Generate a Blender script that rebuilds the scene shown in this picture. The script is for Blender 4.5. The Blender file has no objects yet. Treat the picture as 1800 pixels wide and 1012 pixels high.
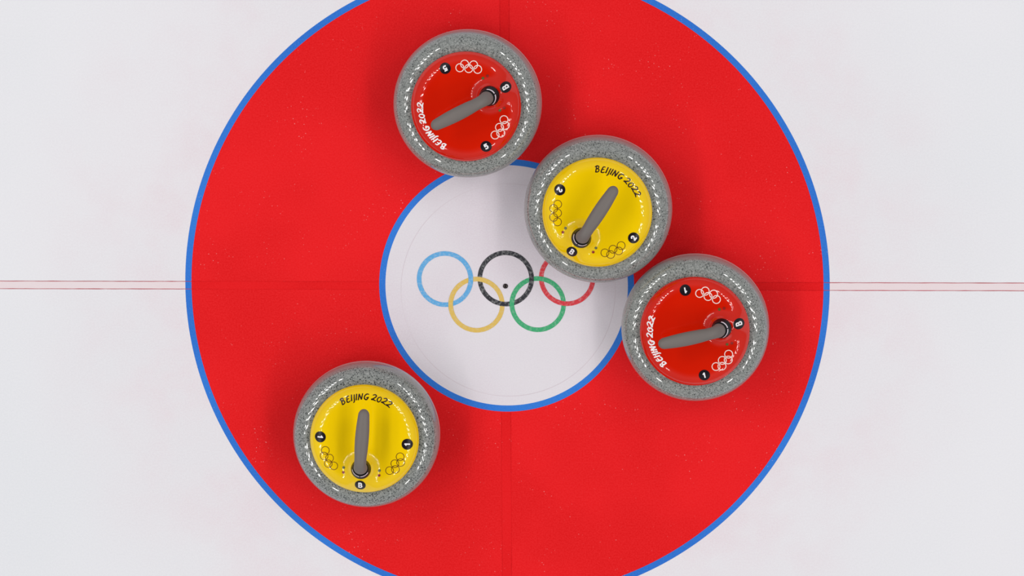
import bpy, bmesh, math, random
from mathutils import Vector, Matrix
C = bpy.context.scene
COL = C.collection
PI = math.pi

# ------------------------------------------------------------------ camera
cam_d = bpy.data.cameras.new('camera')
cam_d.sensor_width = 36.0
cam_d.lens = 185.945
cam_d.clip_end = 200
cam = bpy.data.objects.new('camera', cam_d); COL.objects.link(cam)
fwd = Vector((-0.05209465, -0.14660466, -0.98782247)).normalized()
up = (Vector((0, 1, 0)) - fwd * fwd.y).normalized(); rt = fwd.cross(up)
M = Matrix((rt, up, -fwd)).transposed().to_4x4()
M.translation = Vector((0.53133375, 1.46168876, 9.87822465))
cam.matrix_world = M
C.camera = cam

# ------------------------------------------------------------------ view
C.view_settings.view_transform = 'Standard'
C.view_settings.look = 'None'
C.view_settings.gamma = 1.0
C.view_settings.use_curve_mapping = False
C.view_settings.exposure = 0.0

# ------------------------------------------------------------------ world: the dim, even glow of a large hall
w = bpy.data.worlds.new('arena_hall'); C.world = w; w.use_nodes = True
_nt = w.node_tree; _bg = _nt.nodes['Background']
_tc = _nt.nodes.new('ShaderNodeTexCoord'); _sp = _nt.nodes.new('ShaderNodeSeparateXYZ'); _cr = _nt.nodes.new('ShaderNodeValToRGB')
_nt.links.new(_tc.outputs['Generated'], _sp.inputs[0]); _nt.links.new(_sp.outputs['Z'], _cr.inputs[0]); _nt.links.new(_cr.outputs[0], _bg.inputs[0])
_cr.color_ramp.elements.new(0.6); _cr.color_ramp.elements.new(0.85)
_e = _cr.color_ramp.elements
for _q, (_p, _v) in zip(_e, [(0.0, 0.55), (0.6, 0.80), (0.85, 0.30), (1.0, 0.05)]):
    _q.position = _p; _q.color = (_v * 0.94, _v * 0.97, _v, 1)      # pale stands low down, dark roof overhead
_bg.inputs[1].default_value = 0.58

# ------------------------------------------------------------------ arena lamps: two double rows hung beside the sheet, and four end floods
def area(name, x, y, z, sx, sy, power):
    d = bpy.data.lights.new(name, 'AREA'); d.shape = 'RECTANGLE'
    d.size = sx; d.size_y = sy; d.energy = power; d.color = (1.0, 0.985, 0.96)
    o = bpy.data.objects.new(name, d); COL.objects.link(o)
    o.location = (x, y, z)
    dirv = Vector((0, 0, 0)) - o.location
    zax = -dirv.normalized(); yax = Vector((-y, x, 0)); yax = (yax - zax * yax.dot(zax)).normalized()
    xax = yax.cross(zax)
    o.rotation_euler = Matrix((xax, yax, zax)).transposed().to_euler()
    return o
LZ = 12.0
for s in (-1, 1):
    for k in range(16):
        y = -8.6 + 17.6 * k / 15
        if k not in (5, 10): area('arena_lamp', s * 8.1, y, LZ, 1.9, (0.32, 0.46, 0.24, 0.38)[k % 4], 42 if k % 4 else 56)
        if k not in (4, 9): area('arena_lamp', s * 11.2, y + 0.3, LZ, 1.3, (0.28, 0.2, 0.34, 0.22)[k % 4], 27)
    area('arena_floodlight', s * 6.4, -11.8, LZ, 1.6, 1.1, 92)
    area('arena_floodlight', s * 7.6, 11.0, LZ, 1.6, 1.1, 92)

# ------------------------------------------------------------------ material helpers
def sr(r, g, b):
    f = lambda c: (c / 255) / 12.92 if c / 255 <= 0.04045 else ((c / 255 + 0.055) / 1.055) ** 2.4
    return (f(r), f(g), f(b), 1)
class N:
    def __init__(s, name, rough=0.5, spec=0.5):
        s.m = bpy.data.materials.new(name); s.m.use_nodes = True
        s.t = s.m.node_tree; s.b = s.t.nodes['Principled BSDF']
        s.b.inputs['Roughness'].default_value = rough
        s.b.inputs['Specular IOR Level'].default_value = spec
        s.tc = s.t.nodes.new('ShaderNodeTexCoord')
    def new(s, k, **kw):
        n = s.t.nodes.new(k)
        for a, v in kw.items(): setattr(n, a, v)
        return n
    def L(s, a, b): s.t.links.new(a, b)
    def noise(s, scale, detail=2, rough=0.5, coord='Object'):
        n = s.new('ShaderNodeTexNoise'); n.inputs['Scale'].default_value = scale
        n.inputs['Detail'].default_value = detail; n.inputs['Roughness'].default_value = rough
        s.L(s.tc.outputs[coord], n.inputs['Vector']); return n.outputs['Fac']
    def voro(s, scale, feature='F1', out='Distance', rnd=1.0):
        n = s.new('ShaderNodeTexVoronoi', feature=feature); n.inputs['Scale'].default_value = scale
        n.inputs['Randomness'].default_value = rnd
        s.L(s.tc.outputs['Object'], n.inputs['Vector']); return n.outputs[out]
    def ramp(s, src, stops):
        n = s.new('ShaderNodeValToRGB'); e = n.color_ramp.elements
        while len(e) < len(stops): e.new(0.5)
        for q, (p, c) in zip(e, stops): q.position = p; q.color = c
        s.L(src, n.inputs[0]); return n.outputs[0]
    def mix(s, fac, a, b, mode='MIX'):
        n = s.new('ShaderNodeMix', data_type='RGBA', blend_type=mode)
        for v, i in ((fac, 0), (a, 6), (b, 7)):
            if hasattr(v, 'is_linked'): s.L(v, n.inputs[i])
            else: n.inputs[i].default_value = v
        return n.outputs[2]
    def math(s, op, a, b=0.0):
        n = s.new('ShaderNodeMath', operation=op)
        for v, i in ((a, 0), (b, 1)):
            if hasattr(v, 'is_linked'): s.L(v, n.inputs[i])
            else: n.inputs[i].default_value = v
        return n.outputs[0]
    def mapr(s, src, a, b, c=0.0, d=1.0):
        n = s.new('ShaderNodeMapRange'); n.interpolation_type = 'SMOOTHSTEP'
        for i, v in enumerate((a, b, c, d)): n.inputs[i + 1].default_value = v
        s.L(src, n.inputs[0]); return n.outputs[0]
    def color(s, v):
        if hasattr(v, 'is_linked'): s.L(v, s.b.inputs['Base Color'])
        else: s.b.inputs['Base Color'].default_value = v
        return s.m

def painted(name, base, dark, light, rough=0.45, fleck=0.6, mott=0.5, spec=0.25):
    """paint seen through pebbled ice: cloudy mottling, fine grain and small pale scrape flecks"""
    n = N(name, rough, spec)
    big = n.mapr(n.noise(3.2, 3), 0.35, 0.65)
    c = n.mix(big, dark, base)
    g = n.mapr(n.noise(330, 2, 0.7), 0.25, 0.75)
    c = n.mix(n.math('MULTIPLY', g, mott * 0.5), c, light)
    v = n.mapr(n.voro(125), 0.15, 0.05)
    msk = n.mapr(n.noise(11, 4, 0.6), 0.46, 0.72)
    c = n.mix(n.math('MULTIPLY', n.math('MULTIPLY', v, msk), fleck), c, sr(255, 225, 225))
    return n.color(c)

m_ice = N('ice', 0.4, 0.25)
_r = m_ice.new('ShaderNodeVectorMath', operation='LENGTH'); m_ice.L(m_ice.tc.outputs['Object'], _r.inputs[0])
_near = m_ice.mapr(_r.outputs['Value'], 1.0, 0.6)            # red dye bled into the ice beside the house
_nz = m_ice.mapr(m_ice.noise(5.5, 4, 0.6), 0.4, 0.7)
_c = m_ice.mix(m_ice.mapr(m_ice.noise(1.3, 3), 0.35, 0.65), sr(231, 232, 237), sr(236, 235, 240))
_c = m_ice.mix(m_ice.math('MULTIPLY', _near, m_ice.math('ADD', m_ice.math('MULTIPLY', _nz, 0.6), 0.35)), _c, sr(233, 220, 227))
_c = m_ice.mix(m_ice.math('MULTIPLY', m_ice.mapr(m_ice.noise(300, 2, .7), .3, .7), 0.25), _c, sr(246, 246, 250))
M_ICE = m_ice.color(_c)
M_RED = painted('red_ice_paint', sr(237, 26, 31), sr(224, 19, 23), sr(250, 48, 52), fleck=0.4, mott=0.9, spec=0.1)
M_BLUE = painted('blue_ice_paint', sr(46, 122, 219), sr(38, 108, 205), sr(80, 150, 240), fleck=0.3)
M_BUTTON = painted('white_button_print', sr(228, 222, 229), sr(222, 211, 220), sr(238, 234, 240), fleck=0.0, mott=0.7)
M_SEAM = painted('button_seam', sr(214, 202, 210), sr(224, 214, 222), sr(232, 224, 230), fleck=0)
def ringpaint(name, a, f=0.5):
    n = N(name, 0.45, 0.25)
    c = n.mix(n.mapr(n.noise(210, 2, .7), 0.42, 0.75), a, tuple(x * (1 - f) + 0.72 * f for x in a[:3]) + (1,))
    return n.color(c)
M_RB = ringpaint('blue_ring_print', sr(98, 172, 226), 0.3)
M_RK = ringpaint('black_ring_print', sr(52, 52, 58), 0.30)
M_RR = ringpaint('red_ring_print', sr(220, 62, 72), 0.25)
M_RY = ringpaint('yellow_ring_print', sr(224, 188, 96), 0.2)
M_RG = ringpaint('green_ring_print', sr(66, 172, 118), 0.2)
M_LINE = painted('dark_red_line', sr(168, 40, 52), sr(190, 70, 84), sr(190, 60, 70), fleck=0)
M_LINEP = painted('pink_line_fill', sr(236, 222, 226), sr(236, 218, 222), sr(240, 230, 234), fleck=0)
M_LINER = painted('deep_red_band', sr(224, 20, 24), sr(232, 24, 29), sr(244, 40, 44), fleck=0.3, mott=0.9, spec=0.1)
M_LINERD = painted('deep_red_edge', sr(206, 16, 21), sr(228, 22, 27), sr(240, 34, 38), fleck=0.1, mott=0.9, spec=0.1)

def granite(name, dens=0.0):
    n = N(name, 0.02, 0.8)
    sep = n.new('ShaderNodeSeparateXYZ'); n.L(n.tc.outputs['Object'], sep.inputs[0])
    c = n.ramp(n.noise(300, 3, 0.75), [(0.3, sr(104, 107, 105)), (0.5, sr(141, 144, 141)), (0.7, sr(176, 177, 175))])
    spk = n.mapr(n.voro(270), 0.40, 0.28)
    msk = n.mapr(n.noise(420, 2, 0.6), 0.485 - dens, 0.53 - dens)
    c = n.mix(n.math('MULTIPLY', n.math('MULTIPLY', spk, msk), 0.9), c, sr(40, 44, 45))
    spk2 = n.mapr(n.voro(190), 0.25, 0.14)
    msk2 = n.mapr(n.noise(150, 2, 0.6), 0.44, 0.50)
    c = n.mix(n.math('MULTIPLY', n.math('MULTIPLY', spk2, msk2), 0.85), c, sr(22, 26, 28))
    # the shoulder fades into the ground, unpolished striking band around the widest part
    band = n.math('MULTIPLY', n.mapr(sep.outputs['Z'], 0.097, 0.091), n.mapr(sep.outputs['Z'], 0.040, 0.046))
    c = n.mix(n.math('MULTIPLY', band, 0.82), c, sr(146, 143, 143))
    edge = n.math('MULTIPLY', n.mapr(sep.outputs['Z'], 0.0745, 0.0715), n.mapr(sep.outputs['Z'], 0.050, 0.054))
    c = n.mix(edge, c, sr(186, 178, 178))
    n.L(n.math('ADD', n.math('MULTIPLY', n.math('MAXIMUM', edge, n.math('MULTIPLY', band, 0.4)), 0.35), 0.05), n.b.inputs['Roughness'])
    return n.color(c)
M_GRAN = granite('speckled_granite')
M_GRAN2 = granite('darker_speckled_granite', 0.07)
def plastic(name, a, b, rough=0.05, spec=0.5):
    n = N(name, rough, spec)
    return n.color(n.mix(n.mapr(n.noise(9, 2), 0.3, 0.7), a, b))
M_LRED = plastic('glossy_red_plastic', sr(214, 25, 0), sr(220, 29, 2))
M_LYEL = plastic('glossy_yellow_plastic', sr(249, 206, 0), sr(252, 210, 2))
M_BLK = plastic('glossy_black_plastic', sr(12, 11, 15), sr(16, 15, 19), 0.3, 0.2)
M_BADGE = plastic('black_badge_print', sr(20, 14, 22), sr(26, 18, 26), 0.3, 0.3)
M_WHT = plastic('white_print', sr(250, 246, 248), sr(245, 240, 244), 0.35)
M_DRK = plastic('dark_brown_print', sr(40, 8, 4), sr(50, 12, 6), 0.35)
M_RINGD = plastic('brown_line_print', sr(92, 34, 6), sr(80, 28, 6), 0.35)
M_RINGW = plastic('pale_line_print', sr(255, 226, 220), sr(250, 216, 210), 0.35)
M_MARK = plastic('collar_white_print', sr(226, 214, 222), sr(220, 208, 216), 0.4)
M_GRIP = plastic('grey_rubber_grip', sr(116, 108, 104), sr(111, 104, 101), 0.6)
M_LG = plastic('green_lens', sr(88, 92, 24), sr(80, 86, 28), 0.3)
M_LR = plastic('red_lens', sr(150, 26, 14), sr(140, 22, 16), 0.3)
M_HOLE = plastic('pin_black', sr(24, 10, 12), sr(30, 14, 14), 0.25)

# ------------------------------------------------------------------ mesh helpers
def link(name, me, mat, parent=None, label=None):
    o = bpy.data.objects.new(name, me); COL.objects.link(o)
    if not me.materials: me.materials.append(mat)
    if parent is not None: o.parent = parent
    if label: o['label'] = label
    return o
def mesh(name, vs, fs, smooth=True):
    me = bpy.data.meshes.new(name); me.from_pydata([tuple(v) for v in vs], [], fs); me.update()
    if smooth:
        for p in me.polygons: p.use_smooth = True
    return me
def lathe(name, prof, seg=160, close_top=True, close_bot=True, cx=0, cy=0):
    vs, fs = [], []
    for r, z in prof:
        for k in range(seg):
            a = 2 * PI * k / seg; vs.append((cx + r * math.cos(a), cy + r * math.sin(a), z))
    n = len(prof)
    for i in range(n - 1):
        for k in range(seg):
            k2 = (k + 1) % seg
            fs.append((i * seg + k, i * seg + k2, (i + 1) * seg + k2, (i + 1) * seg + k))
    if close_bot: fs.append(tuple(range(seg - 1, -1, -1)))
    if close_top: fs.append(tuple((n - 1) * seg + k for k in range(seg)))
    return mesh(name, vs, fs)

# ------------------------------------------------------------------ the ice and what is painted in it
YAW = 0.0057                                  # the lines run a third of a degree off the frame
def warp(x, y): return (x - YAW * y, y + YAW * x)
def ring_strip(name, r0, r1, z, seg=360, cx=0, cy=0, nr=1, wp=True, zf=None):
    vs, fs = [], []
    for j in range(nr + 1):
        r = r0 + (r1 - r0) * j / nr
        for k in range(seg):
            a = 2 * PI * k / seg
            x, y = cx + r * math.cos(a), cy + r * math.sin(a)
            if wp: x, y = warp(x, y)
            vs.append((x, y, z + (zf(a) if zf else 0)))
    for j in range(nr):
        for k in range(seg):
            k2 = (k + 1) % seg
            fs.append((j * seg + k, (j + 1) * seg + k, (j + 1) * seg + k2, j * seg + k2))
    return mesh(name, vs, fs)
def disc(name, r, z, seg=240, cx=0, cy=0, wp=True):
    vs = []
    for k in range(seg):
        x, y = cx + r * math.cos(2 * PI * k / seg), cy + r * math.sin(2 * PI * k / seg)
        vs.append((*(warp(x, y) if wp else (x, y)), z))
    return mesh(name, vs, [tuple(range(seg))])
def quad(name, x0, y0, x1, y1, z, wob=0.0, n=60, vertical=False, seed=1):
    rnd = random.Random(seed); vs, fs = [], []
    for i in range(n + 1):
        t = i / n; e0 = rnd.uniform(-wob, wob); e1 = rnd.uniform(-wob, wob)
        if vertical:
            y = y0 + (y1 - y0) * t; vs += [(*warp(x0 + e0, y), z), (*warp(x1 + e1, y), z)]
        else:
            x = x0 + (x1 - x0) * t; vs += [(*warp(x, y0 + e0), z), (*warp(x, y1 + e1), z)]
    for i in range(n):
        a = 2 * i
        fs.append((a, a + 1, a + 3, a + 2) if vertical else (a, a + 2, a + 3, a + 1))
    return mesh(name, vs, fs)
bm = bmesh.new(); bmesh.ops.create_cube(bm, size=1.0, matrix=Matrix.Translation((0, 0, -0.03)) @ Matrix.Diagonal((24, 24, 0.06, 1)))
me = bpy.data.meshes.new('floor'); bm.to_mesh(me); bm.free()
floor = link('floor', me, M_ICE)
floor['kind'] = 'structure'; floor['label'] = 'white pebbled curling ice with a painted red and blue house'
Z = 0.00012
R_OUT, R_IN = 0.610, 0.2413
link('red_circle', ring_strip('red_circle', R_IN - 0.004, R_OUT - 0.004, Z, nr=2), M_RED, floor, 'broad red painted circle of the house')
link('blue_circle', ring_strip('blue_circle', R_OUT - 0.0117, R_OUT, 2 * Z), M_BLUE, floor, 'thin blue outer line round the red circle')
link('blue_circle', ring_strip('blue_circle', R_IN - 0.0118, R_IN, 2 * Z), M_BLUE, floor, 'thin blue line round the white button')
link('button', disc('button', R_IN - 0.0112, Z * 1.5), M_BUTTON, floor, 'white button with a pinkish tint in the centre of the house')
link('button_seam', ring_strip('button_seam', 0.2022, 0.2034, Z * 2, cx=0.0028, cy=-0.0088), M_SEAM, floor, 'faint circular seam inside the button')
def ymid(x): return -0.0005
for s in (-1, 1):
    xa, xb = (s * R_OUT, s * 12.0)
    x0, x1 = min(xa, xb), max(xa, xb)
    link('tee_line', quad('tee_line', x0, -0.0072, x1, 0.0066, Z * 2.4, n=40), M_LINEP, floor, 'pale pink tee line on the white ice')
    for yy in (-0.0076, 0.0070):
        hw = 0.00055
        link('tee_line_edge', quad('tee_line_edge', x0 - (0.012 if s > 0 else 0), yy - hw, x1 + (0.012 if s < 0 else 0), yy + hw, Z * 3, wob=0.0002, n=900, seed=int(yy * 1e5) + s), M_LINE, floor, 'thin dark red edge of the tee line')
    x0, x1 = sorted((s * (R_IN + 0.002), s * (R_OUT - 0.013)))
    link('tee_line', quad('tee_line', x0, -0.0084, x1, 0.0078, Z * 2.4, wob=0.0005, n=80, seed=7), M_LINER, floor, 'deep red tee line under the red circle')
    for yy in (-0.0076, 0.0070):
        link('tee_line_edge', quad('tee_line_edge', x0, yy - 0.0006, x1, yy + 0.0006, Z * 2.8, wob=0.0004, n=120, seed=9), M_LINERD, floor, 'dark edge of the tee line under the red circle')
    # centre line, seen only as a darker band under the red
    y0, y1 = sorted((s * (R_IN + 0.002), s * (R_OUT - 0.013)))
    sx = -0.0015 + 0.0008 * s
    link('centre_line', quad('centre_line', sx - 0.0095, y0, sx + 0.0095, y1, Z * 2.4, wob=0.0006, n=80, vertical=True, seed=17), M_LINER, floor, 'deep red centre line under the red circle')
    for xx in (-0.0086, 0.0086):
        link('centre_line_edge', quad('centre_line_edge', sx + xx - 0.0007, y0, sx + xx + 0.0007, y1, Z * 2.8, wob=0.0004, n=120, vertical=True, seed=int(xx * 1e4) + 40), M_LINERD, floor, 'dark edge of the centre line under the red circle')

# five interlaced rings printed under the button; each rises over or dips under its neighbours at the crossings
RO, RI = 0.0533, 0.0446
RC = {'blue': (-0.1165, 0.0117), 'black': (-0.0015, 0.0138), 'red': (0.1146, 0.0155), 'yellow': (-0.0569, -0.0367), 'green': (0.0592, -0.0348)}
def cross(a, b):
    ax, ay = RC[a]; bx, by = RC[b]; r = (RO + RI) / 2
    d = math.hypot(bx - ax, by - ay); h = math.sqrt(r * r - d * d / 4)
    mx, my = (ax + bx) / 2, (ay + by) / 2; ux, uy = (bx - ax) / d, (by - ay) / d
    p = [(mx - uy * h, my + ux * h), (mx + uy * h, my - ux * h)]
    return sorted(p, key=lambda q: -q[1])           # upper crossing first
OVER = [('blue', 'yellow', 0, 'blue'), ('blue', 'yellow', 1, 'yellow'), ('black', 'yellow', 0, 'yellow'), ('black', 'yellow', 1, 'black'),
        ('black', 'green', 0, 'black'), ('black', 'green', 1, 'green'), ('red', 'green', 0, 'green'), ('red', 'green', 1, 'red')]
for nm, mt in (('blue', M_RB), ('black', M_RK), ('red', M_RR), ('yellow', M_RY), ('green', M_RG)):
    bumps = []
    for a, b, i, top in OVER:
        if nm in (a, b):
            p = cross(a, b)[i]; ang = math.atan2(p[1] - RC[nm][1], p[0] - RC[nm][0])
            bumps.append((ang, 1 if nm == top else -1))
    def zf(a, bumps=bumps):
        z = 0
        for an, sg in bumps:
            d = abs((a - an + PI) % (2 * PI) - PI)
            if d < 0.42: z += sg * 0.00022 * (1 if d < 0.26 else (0.42 - d) / 0.16)
        return z
    link('printed_ring', ring_strip('printed_ring', RI, RO, 0.0006, seg=200, cx=RC[nm][0], cy=RC[nm][1], wp=False, zf=zf), mt, floor, nm + ' ring of the five interlaced rings')
pin = link('centre_pin', lathe('centre_pin', [(0.0048, 0.0003), (0.0047, 0.0012), (0.0040, 0.0024), (0.0028, 0.0032), (0.0012, 0.0036)], 32, cx=-0.0020, cy=-0.0008), M_HOLE, floor, 'small black pin at the centre of the button')

# ------------------------------------------------------------------ curling stone
HB = (0.0, -0.0517)            # foot of the handle, in the lid's frame; +Y is where the grip points
def sstep(t): t = max(0.0, min(1.0, t)); return t * t * (3 - 2 * t)
RL = 0.1024
def lid_h(x, y):
    r = math.hypot(x, y)
    z = 0.1365 - 0.0012 * (r / 0.078) ** 2
    if r > 0.076:
        t = min((r - 0.076) / 0.030, 0.93); z -= 0.030 * (1 - math.sqrt(1 - t * t))
    d = math.hypot(x - HB[0], y - HB[1])
    side = max(0.0, min(1.0, (0.0400 - d) / 0.0215)) ** 2.2       # moulded pedestal under the handle
    front = 1 - sstep((d - 0.019) / 0.030)                      # running out towards the rim
    wf = max(0.0, (HB[1] - y) / d) ** 3 if d > 1e-6 else 0
    z += 0.0145 * ((1 - wf) * side + wf * front)
    return z

def granite_mesh():
    prof = [(0.040, 0.006), (0.055, 0.003), (0.0615, 0.0), (0.0665, 0.0), (0.074, 0.003), (0.095, 0.012), (0.115, 0.024), (0.128, 0.036), (0.1355, 0.047), (0.1383, 0.056), (0.1386, 0.064), (0.1386, 0.070)]
    a, b, x0, z0, n = 0.0416, 0.0420, 0.097, 0.070, 2.3
    for i in range(1, 33):
        th = i / 32 * PI / 2
        cx_, sx_ = math.cos(th), math.sin(th)
        prof.append((x0 + a * cx_ ** (2 / n), z0 + b * sx_ ** (2 / n)))
    prof += [(0.05, 0.112)]
    return lathe('granite_body', prof, 200)
def lid_mesh():
    nr, seg = 70, 220; vs, fs = [(0, 0, lid_h(0, 0))], []
    for j in range(1, nr + 1):
        r = RL * j / nr
        for k in range(seg):
            a = 2 * PI * k / seg; x, y = r * math.cos(a), r * math.sin(a); vs.append((x, y, lid_h(x, y)))
    for z in (0.1108,):
        for k in range(seg):
            a = 2 * PI * k / seg; vs.append((RL * math.cos(a), RL * math.sin(a), z))
    for k in range(seg): fs.append((0, 1 + k, 1 + (k + 1) % seg))
    for j in range(nr):
        for k in range(seg):
            k2 = (k + 1) % seg; A = 1 + j * seg; B = A + seg
            fs.append((A + k, B + k, B + k2, A + k2))
    return mesh('lid', vs, fs)

def cat(pts, n=8):
    """smooth curve through the points"""
    if len(pts) < 3: return pts
    out = []
    P = [pts[0]] + list(pts) + [pts[-1]]
    for i in range(1, len(P) - 2):
        for k in range(n):
            t = k / n; q = []
            for c in range(len(pts[0])):
                p0, p1, p2, p3 = P[i - 1][c], P[i][c], P[i + 1][c], P[i + 2][c]
                q.append(0.5 * (2 * p1 + (p2 - p0) * t + (2 * p0 - 5 * p1 + 4 * p2 - p3) * t * t + (3 * p1 - p0 - 3 * p2 + p3) * t ** 3))
            out.append(tuple(q))
    out.append(tuple(pts[-1])); return out
class Deco:
    """flat printed marks laid over the lid's moulded surface"""
    def __init__(s, lift=0.0003): s.v = []; s.f = []; s.lift = lift
    def pt(s, x, y, dz=0): s.v.append((x, y, lid_h(x, y) + s.lift + dz)); return len(s.v) - 1
    def stroke(s, pts, w, tf, sub=None, closed=False):
        P = [tf(p[0], p[1]) for p in pts]; W = [w * (p[2] if len(p) > 2 else 1) for p in pts]
        n = len(P); L, R = [], []
        for i in range(n):
            if closed: a, b = P[(i - 1) % n], P[(i + 1) % n]
            else: a, b = P[max(i - 1, 0)], P[min(i + 1, n - 1)]
            dx, dy = b[0] - a[0], b[1] - a[1]; l = math.hypot(dx, dy) or 1e-9
            nx, ny = -dy / l * W[i] / 2, dx / l * W[i] / 2
            ex = ey = 0
            if not closed and i in (0, n - 1):
                sg = -1 if i == 0 else 1; ex, ey = dx / l * W[i] * 0.3 * sg, dy / l * W[i] * 0.3 * sg
            L.append(s.pt(P[i][0] + nx + ex, P[i][1] + ny + ey)); R.append(s.pt(P[i][0] - nx + ex, P[i][1] - ny + ey))
        for i in range(n if closed else n - 1):
            j = (i + 1) % n; s.f.append((R[i], R[j], L[j], L[i]))
    def fill(s, cx, cy, rx, ry, rot=0, seg=40, rings=6):
        cr, sn = math.cos(rot), math.sin(rot)
        c = s.pt(cx, cy); prev = None
        for j in range(1, rings + 1):
            cur = []
            for k in range(seg):
                a = 2 * PI * k / seg; u, v = rx * j / rings * math.cos(a), ry * j / rings * math.sin(a)
                cur.append(s.pt(cx + u * cr - v * sn, cy + u * sn + v * cr))
            for k in range(seg):
                k2 = (k + 1) % seg
                if prev is None: s.f.append((c, cur[k], cur[k2]))
                else: s.f.append((prev[k], cur[k], cur[k2], prev[k2]))
            prev = cur
    def build(s, name): return mesh(name, s.v, s.f)

# brush-like capitals and figures, unit height, slanted; third value is the stroke weight
def dense(p, n=4):
    o = []
    for a, b in zip(p, p[1:]):
        for k in range(n): t = k / n; o.append(tuple(a[c] + (b[c] - a[c]) * t for c in range(len(a))))
    o.append(p[-1]); return o
G = {
 'B': [dense([(-.10, 1.0, 1.0), (-.26, -.05, 1.15)]), cat([(-.38, .84, .8), (-.05, 1.02, 1), (.28, .92, 1), (.22, .66, .9), (-.1, .50, .8)]), cat([(-.12, .52, .9), (.26, .46, 1), (.30, .14, 1), (.02, -.04, 1), (-.26, -.06, .9)])],
 'E': [cat([(.34, .98, .8), (.0, .94, 1), (-.2, .5, 1.1), (-.28, .06, 1.2), (.0, -.04, 1), (.30, .08, .8)]), dense([(-.16, .50, .8), (.20, .54, .8)])],
 'I': [dense([(.12, .98, 1.1), (-.10, .0, 1.25)])],
 'J': [cat([(.20, 1.0, 1.1), (.08, .5, 1.1), (-.02, -.1, 1.1), (-.22, -.34, .8)])],
 'N': [dense([(-.22, .95, 1.0), (-.42, -.02, 1.2)]), dense([(-.20, .95, 1.2), (.14, .05, 1.3)]), dense([(.42, 1.0, 1.0), (.16, .04, 1.2)])],
 'G': [cat([(.48, .94, .8), (.1, .96, 1.05), (-.26, .60, 1.1), (-.24, .12, 1.2), (.12, .0, 1.2), (.40, .34, 1.1)]), dense([(.10, .34, .8), (.46, .42, .9)])],
 '2': [cat([(-.26, .84, .8), (.10, 1.02, 1), (.40, .84, 1.1), (.14, .46, 1.1), (-.36, .06, 1.2)]), cat([(-.36, .10, 1.2), (.0, .10, 1.2), (.44, .0, .8)])],
 '0': [cat([(.12, .92, .8), (-.24, .66, 1), (-.30, .20, 1.1), (.0, -.02, 1.1), (.30, .30, 1), (.32, .74, .9), (.10, .92, .7)])],
}
WORD = [('B', 118.1, 78.4), ('E', 110.6, 77.9), ('I', 105.6, 78.2), ('J', 102.7, 77.3), ('I', 99.2, 77.8), ('N', 93.9, 77.6), ('G', 86.6, 77.6),
        ('2', 76.4, 78.3), ('0', 69.2, 78.3), ('2', 62.4, 79.0), ('2', 55.2, 78.8)]
def lettering(wd, seed=0):
    d = Deco(0.00035)
    hgt = 0.0104
    for ch, ang, rp in WORD:
        a = math.radians(ang + 4.6); r = rp * 0.001069
        ou = (math.cos(a), math.sin(a)); ri = (math.sin(a), -math.cos(a))
        def tf(u, v, ou=ou, ri=ri, r=r):
            p = (v - 0.5) * hgt; q = u * hgt * 0.98
            return (ou[0] * (r + p) + ri[0] * q, ou[1] * (r + p) + ri[1] * q)
        for stv in G[ch]: d.stroke(stv, wd, tf)
    return d.build('lettering')
NUM = {
 '1': [dense([(.04, 1.0, 1), (.04, 0, 1)]), dense([(.04, .98, .9), (-.22, .72, .9)])],
 '2': [cat([(-.28, .78), (-.05, .98), (.24, .84), (.20, .58), (-.28, .06)]), dense([(-.30, .03), (.32, .03)])],
 '5': [dense([(.28, .96), (-.20, .96)]), dense([(-.20, .98), (-.24, .56)]), cat([(-.24, .56), (.06, .64), (.28, .38), (.12, .06), (-.28, .08)])],
 'B': [dense([(-.24, 1), (-.24, 0)]), cat([(-.24, .97), (.12, .97), (.24, .76), (.12, .54), (-.2, .52)]), cat([(-.2, .52), (.16, .50), (.30, .26), (.14, .03), (-.24, .03)])],
}
def glyph(ch, cx, cy, h, wd, upv):
    """figure or letter whose top points along upv"""
    d = Deco(0.0009); ux, uy = upv; rx, ry = uy, -ux
    def tf(u, v):
        p = (v - .5) * h; q = u * h
        return (cx + ux * p + rx * q, cy + uy * p + ry * q)
    for stv in NUM[ch]: d.stroke([q if len(q) > 2 else (*q, 1) for q in stv], wd, tf)
    return d.build('numeral')
def emblem(ang, rr, wd):
    d = Deco(0.00035); a = math.radians(ang)
    cx, cy = rr * math.cos(a), rr * math.sin(a)
    ux, uy = -math.cos(a), -math.sin(a); rx, ry = uy, -ux      # top row faces the middle of the lid
    R = 0.0074
    for i, (u, v) in enumerate([(-.0166, .0037), (0, .0037), (.0166, .0037), (-.0083, -.0037), (.0083, -.0037)]):
        px, py = cx + rx * u + ux * v, cy + ry * u + uy * v
        d.stroke([(math.cos(t * 2 * PI / 40), math.sin(t * 2 * PI / 40), 1) for t in range(40)], wd, lambda x, y, px=px, py=py: (px + R * x, py + R * y), closed=True)
    return d.build('five_ring_emblem')

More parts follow.
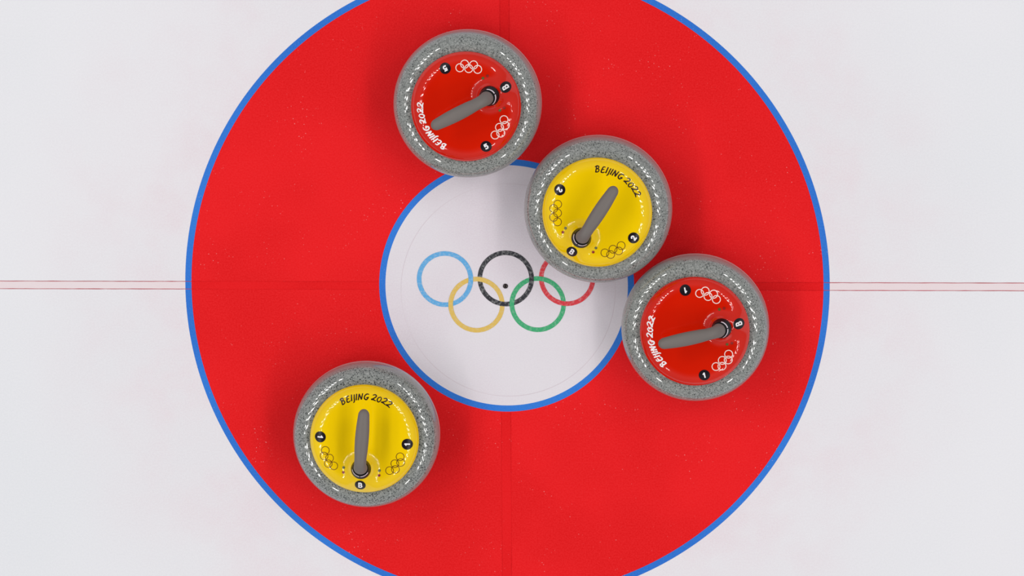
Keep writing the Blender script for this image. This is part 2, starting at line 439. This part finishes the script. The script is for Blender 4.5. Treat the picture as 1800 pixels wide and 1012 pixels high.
def tube(name, path, radii, seg=28, flat=None, cap0=True):
    """smooth swept grip with a domed end"""
    vs, fs = [], []; n = len(path)
    for i, (p, r) in enumerate(zip(path, radii)):
        a = Vector(path[max(i - 1, 0)]); b = Vector(path[min(i + 1, n - 1)]); t = (b - a).normalized()
        sx = Vector((1, 0, 0)); up_ = t.cross(sx).normalized()
        if isinstance(r, tuple): rx, rz = r
        else: rx = rz = r
        for k in range(seg):
            g = 2 * PI * k / seg
            vs.append(Vector(p) + sx * rx * math.cos(g) + up_ * rz * math.sin(g))
    for i in range(n - 1):
        for k in range(seg):
            k2 = (k + 1) % seg
            fs.append((i * seg + k, (i + 1) * seg + k, (i + 1) * seg + k2, i * seg + k2))
    fs.append(tuple(range(seg))); fs.append(tuple((n - 1) * seg + k for k in range(seg - 1, -1, -1)))
    me = mesh(name, vs, fs)
    bm = bmesh.new(); bm.from_mesh(me); bmesh.ops.recalc_face_normals(bm, faces=bm.faces); bm.to_mesh(me); bm.free()
    return me
ZC = lid_h(*HB) + 0.005         # a little above the moulded pedestal
def handle_mesh():
    y0 = HB[1]
    key = [(y0 + .0040, ZC + .006, .0132, .0126), (y0 + .0050, ZC + .013, .0131, .0124), (y0 + .0072, ZC + .020, .0127, .0120), (y0 + .0115, ZC + .0265, .0119, .0114),
           (y0 + .0190, ZC + .0315, .0113, .0109), (y0 + .0290, ZC + .0335, .0114, .0106), (-.010, ZC + .0340, .0124, .0106), (.012, ZC + .0335, .0130, .0106),
           (.034, ZC + .0315, .0124, .0104), (.0555, ZC + .0290, .0107, .0096)]
    sm = cat(key, 6)
    path = [(0, p[0], p[1]) for p in sm]; rad = [(p[2], p[3]) for p in sm]
    y, z, rx, rz = sm[-1]
    for k in range(1, 9):
        t = k / 8 * PI / 2 * 0.985
        path.append((0, y + .0125 * math.sin(t), z - .0012 * math.sin(t))); rad.append((rx * math.cos(t), rz * math.cos(t)))
    return tube('grip', path, rad)
LEAN = 0.33
def collar_mesh():
    prof = [(0.0187, -0.010), (0.0187, 0.0010), (0.0178, 0.0035), (0.0166, 0.0072), (0.0158, 0.0104), (0.0147, 0.0132), (0.0142, 0.0142), (0.0134, 0.0146), (0.0126, 0.0142)]
    me = lathe('collar', prof, 72)
    for v in me.vertices:                                       # the collar leans forward with the handle
        v.co.y += HB[1] + LEAN * max(v.co.z, 0); v.co.z += ZC
    return me
def collar_mark_mesh(a0, a1):
    vs, fs = [], []; n = 16
    for i in range(n + 1):
        a = math.radians(a0 + (a1 - a0) * i / n)
        for r, z in ((0.0162, 0.0106), (0.0153, 0.0134)):
            vs.append((r * math.cos(a), HB[1] + LEAN * z + r * math.sin(a), ZC + z))
    for i in range(n): fs.append((2 * i, 2 * i + 2, 2 * i + 3, 2 * i + 1))
    return mesh('collar_mark', vs, fs)
def badge_mesh(cx, cy, r):
    d = Deco(0.0006); d.fill(cx, cy, r, r); return d.build('number_badge')
def light_mesh(cx, cy):
    d = Deco(0.0006); d.fill(cx, cy, 0.0026, 0.0026, seg=16, rings=2); return d.build('indicator_light')

ME = {'granite': granite_mesh(), 'granite_dark': granite_mesh(), 'lid': {}, 'grip': handle_mesh(), 'collar': collar_mesh(), 'mark': [collar_mark_mesh(-168, -95), collar_mark_mesh(-86, -24)]}
LIDM = {'red': M_LRED, 'yellow': M_LYEL}
def stone(colour, num, x, y, tip, label, gran=M_GRAN):
    t = bpy.data.objects.new('curling_stone', None); COL.objects.link(t)
    t.location = (x, y, 0.0008); t.rotation_euler = (0, 0, math.radians(tip - 90))
    t.empty_display_size = 0.1
    t['label'] = label; t['category'] = 'curling stone'; t['group'] = 'curling stones in the house'
    prt = M_WHT if colour == 'red' else M_DRK
    rgm = M_RINGW if colour == 'red' else M_RINGD
    g = link('granite_body', ME['granite_dark' if gran is M_GRAN2 else 'granite'], gran, t)
    if colour not in ME['lid']: ME['lid'][colour] = lid_mesh()
    lid = link('lid', ME['lid'][colour], LIDM[colour], t, 'glossy %s lid' % colour)
    link('lettering', lettering(0.0023 if colour == 'red' else 0.0020), prt, lid, 'curved %s brush lettering' % ('white' if colour == 'red' else 'dark'))
    for a in (-90 - 57.5, -90 + 57.5):
        link('five_ring_emblem', emblem(a, 0.0768, 0.00165 if colour == 'red' else 0.00105), rgm, lid, 'five interlaced %s rings' % ('white' if colour == 'red' else 'brown outline'))
    for sx in (-1, 1):
        for yy, mt, cl in ((-.0546, M_LG, 'green'), (-.0639, M_LR, 'dark red')):
            link('indicator_light', light_mesh(sx * .0338, yy), mt, lid, 'tiny %s indicator light' % cl)
    for sx in (-1, 1):
        bx, by = sx * 0.0820, -0.0005
        b = link('number_badge', badge_mesh(bx, by, .0104), M_BADGE, t, 'round black badge with number %s' % num)
        link('numeral', glyph(num, bx, by, .0090, .0026, (-sx, 0)), M_WHT, b, 'white numeral %s' % num)
    b = link('letter_badge', badge_mesh(0, -.0846, .0102), M_BADGE, t, 'black badge with the letter B')
    link('letter', glyph('B', 0, -.0846, .0100, .0025, (0, 1)), M_WHT, b, 'white letter B')
    c = link('collar', ME['collar'], M_BLK, t, 'glossy black collar at the foot of the handle')
    for m_ in ME['mark']: link('collar_mark', m_, M_MARK, c, 'white arc printed on the collar')
    link('handle', ME['grip'], M_GRIP, t, 'grey rubber handle')
    return t
stone('red', '5', -0.0690, 0.3535, 207.6, 'red-lidded granite curling stone numbered 5, topmost, overlapping the blue line above the button')
stone('yellow', '2', 0.1755, 0.1567, 57.0, 'yellow-lidded granite curling stone numbered 2, covering part of the red ring on the button')
stone('red', '1', 0.3583, -0.0660, 192.8, 'red-lidded granite curling stone numbered 1, at the right touching the edge of the button')
stone('yellow', '1', -0.2609, -0.2750, 85.6, 'yellow-lidded granite curling stone numbered 1, alone on the red at lower left', M_GRAN2)
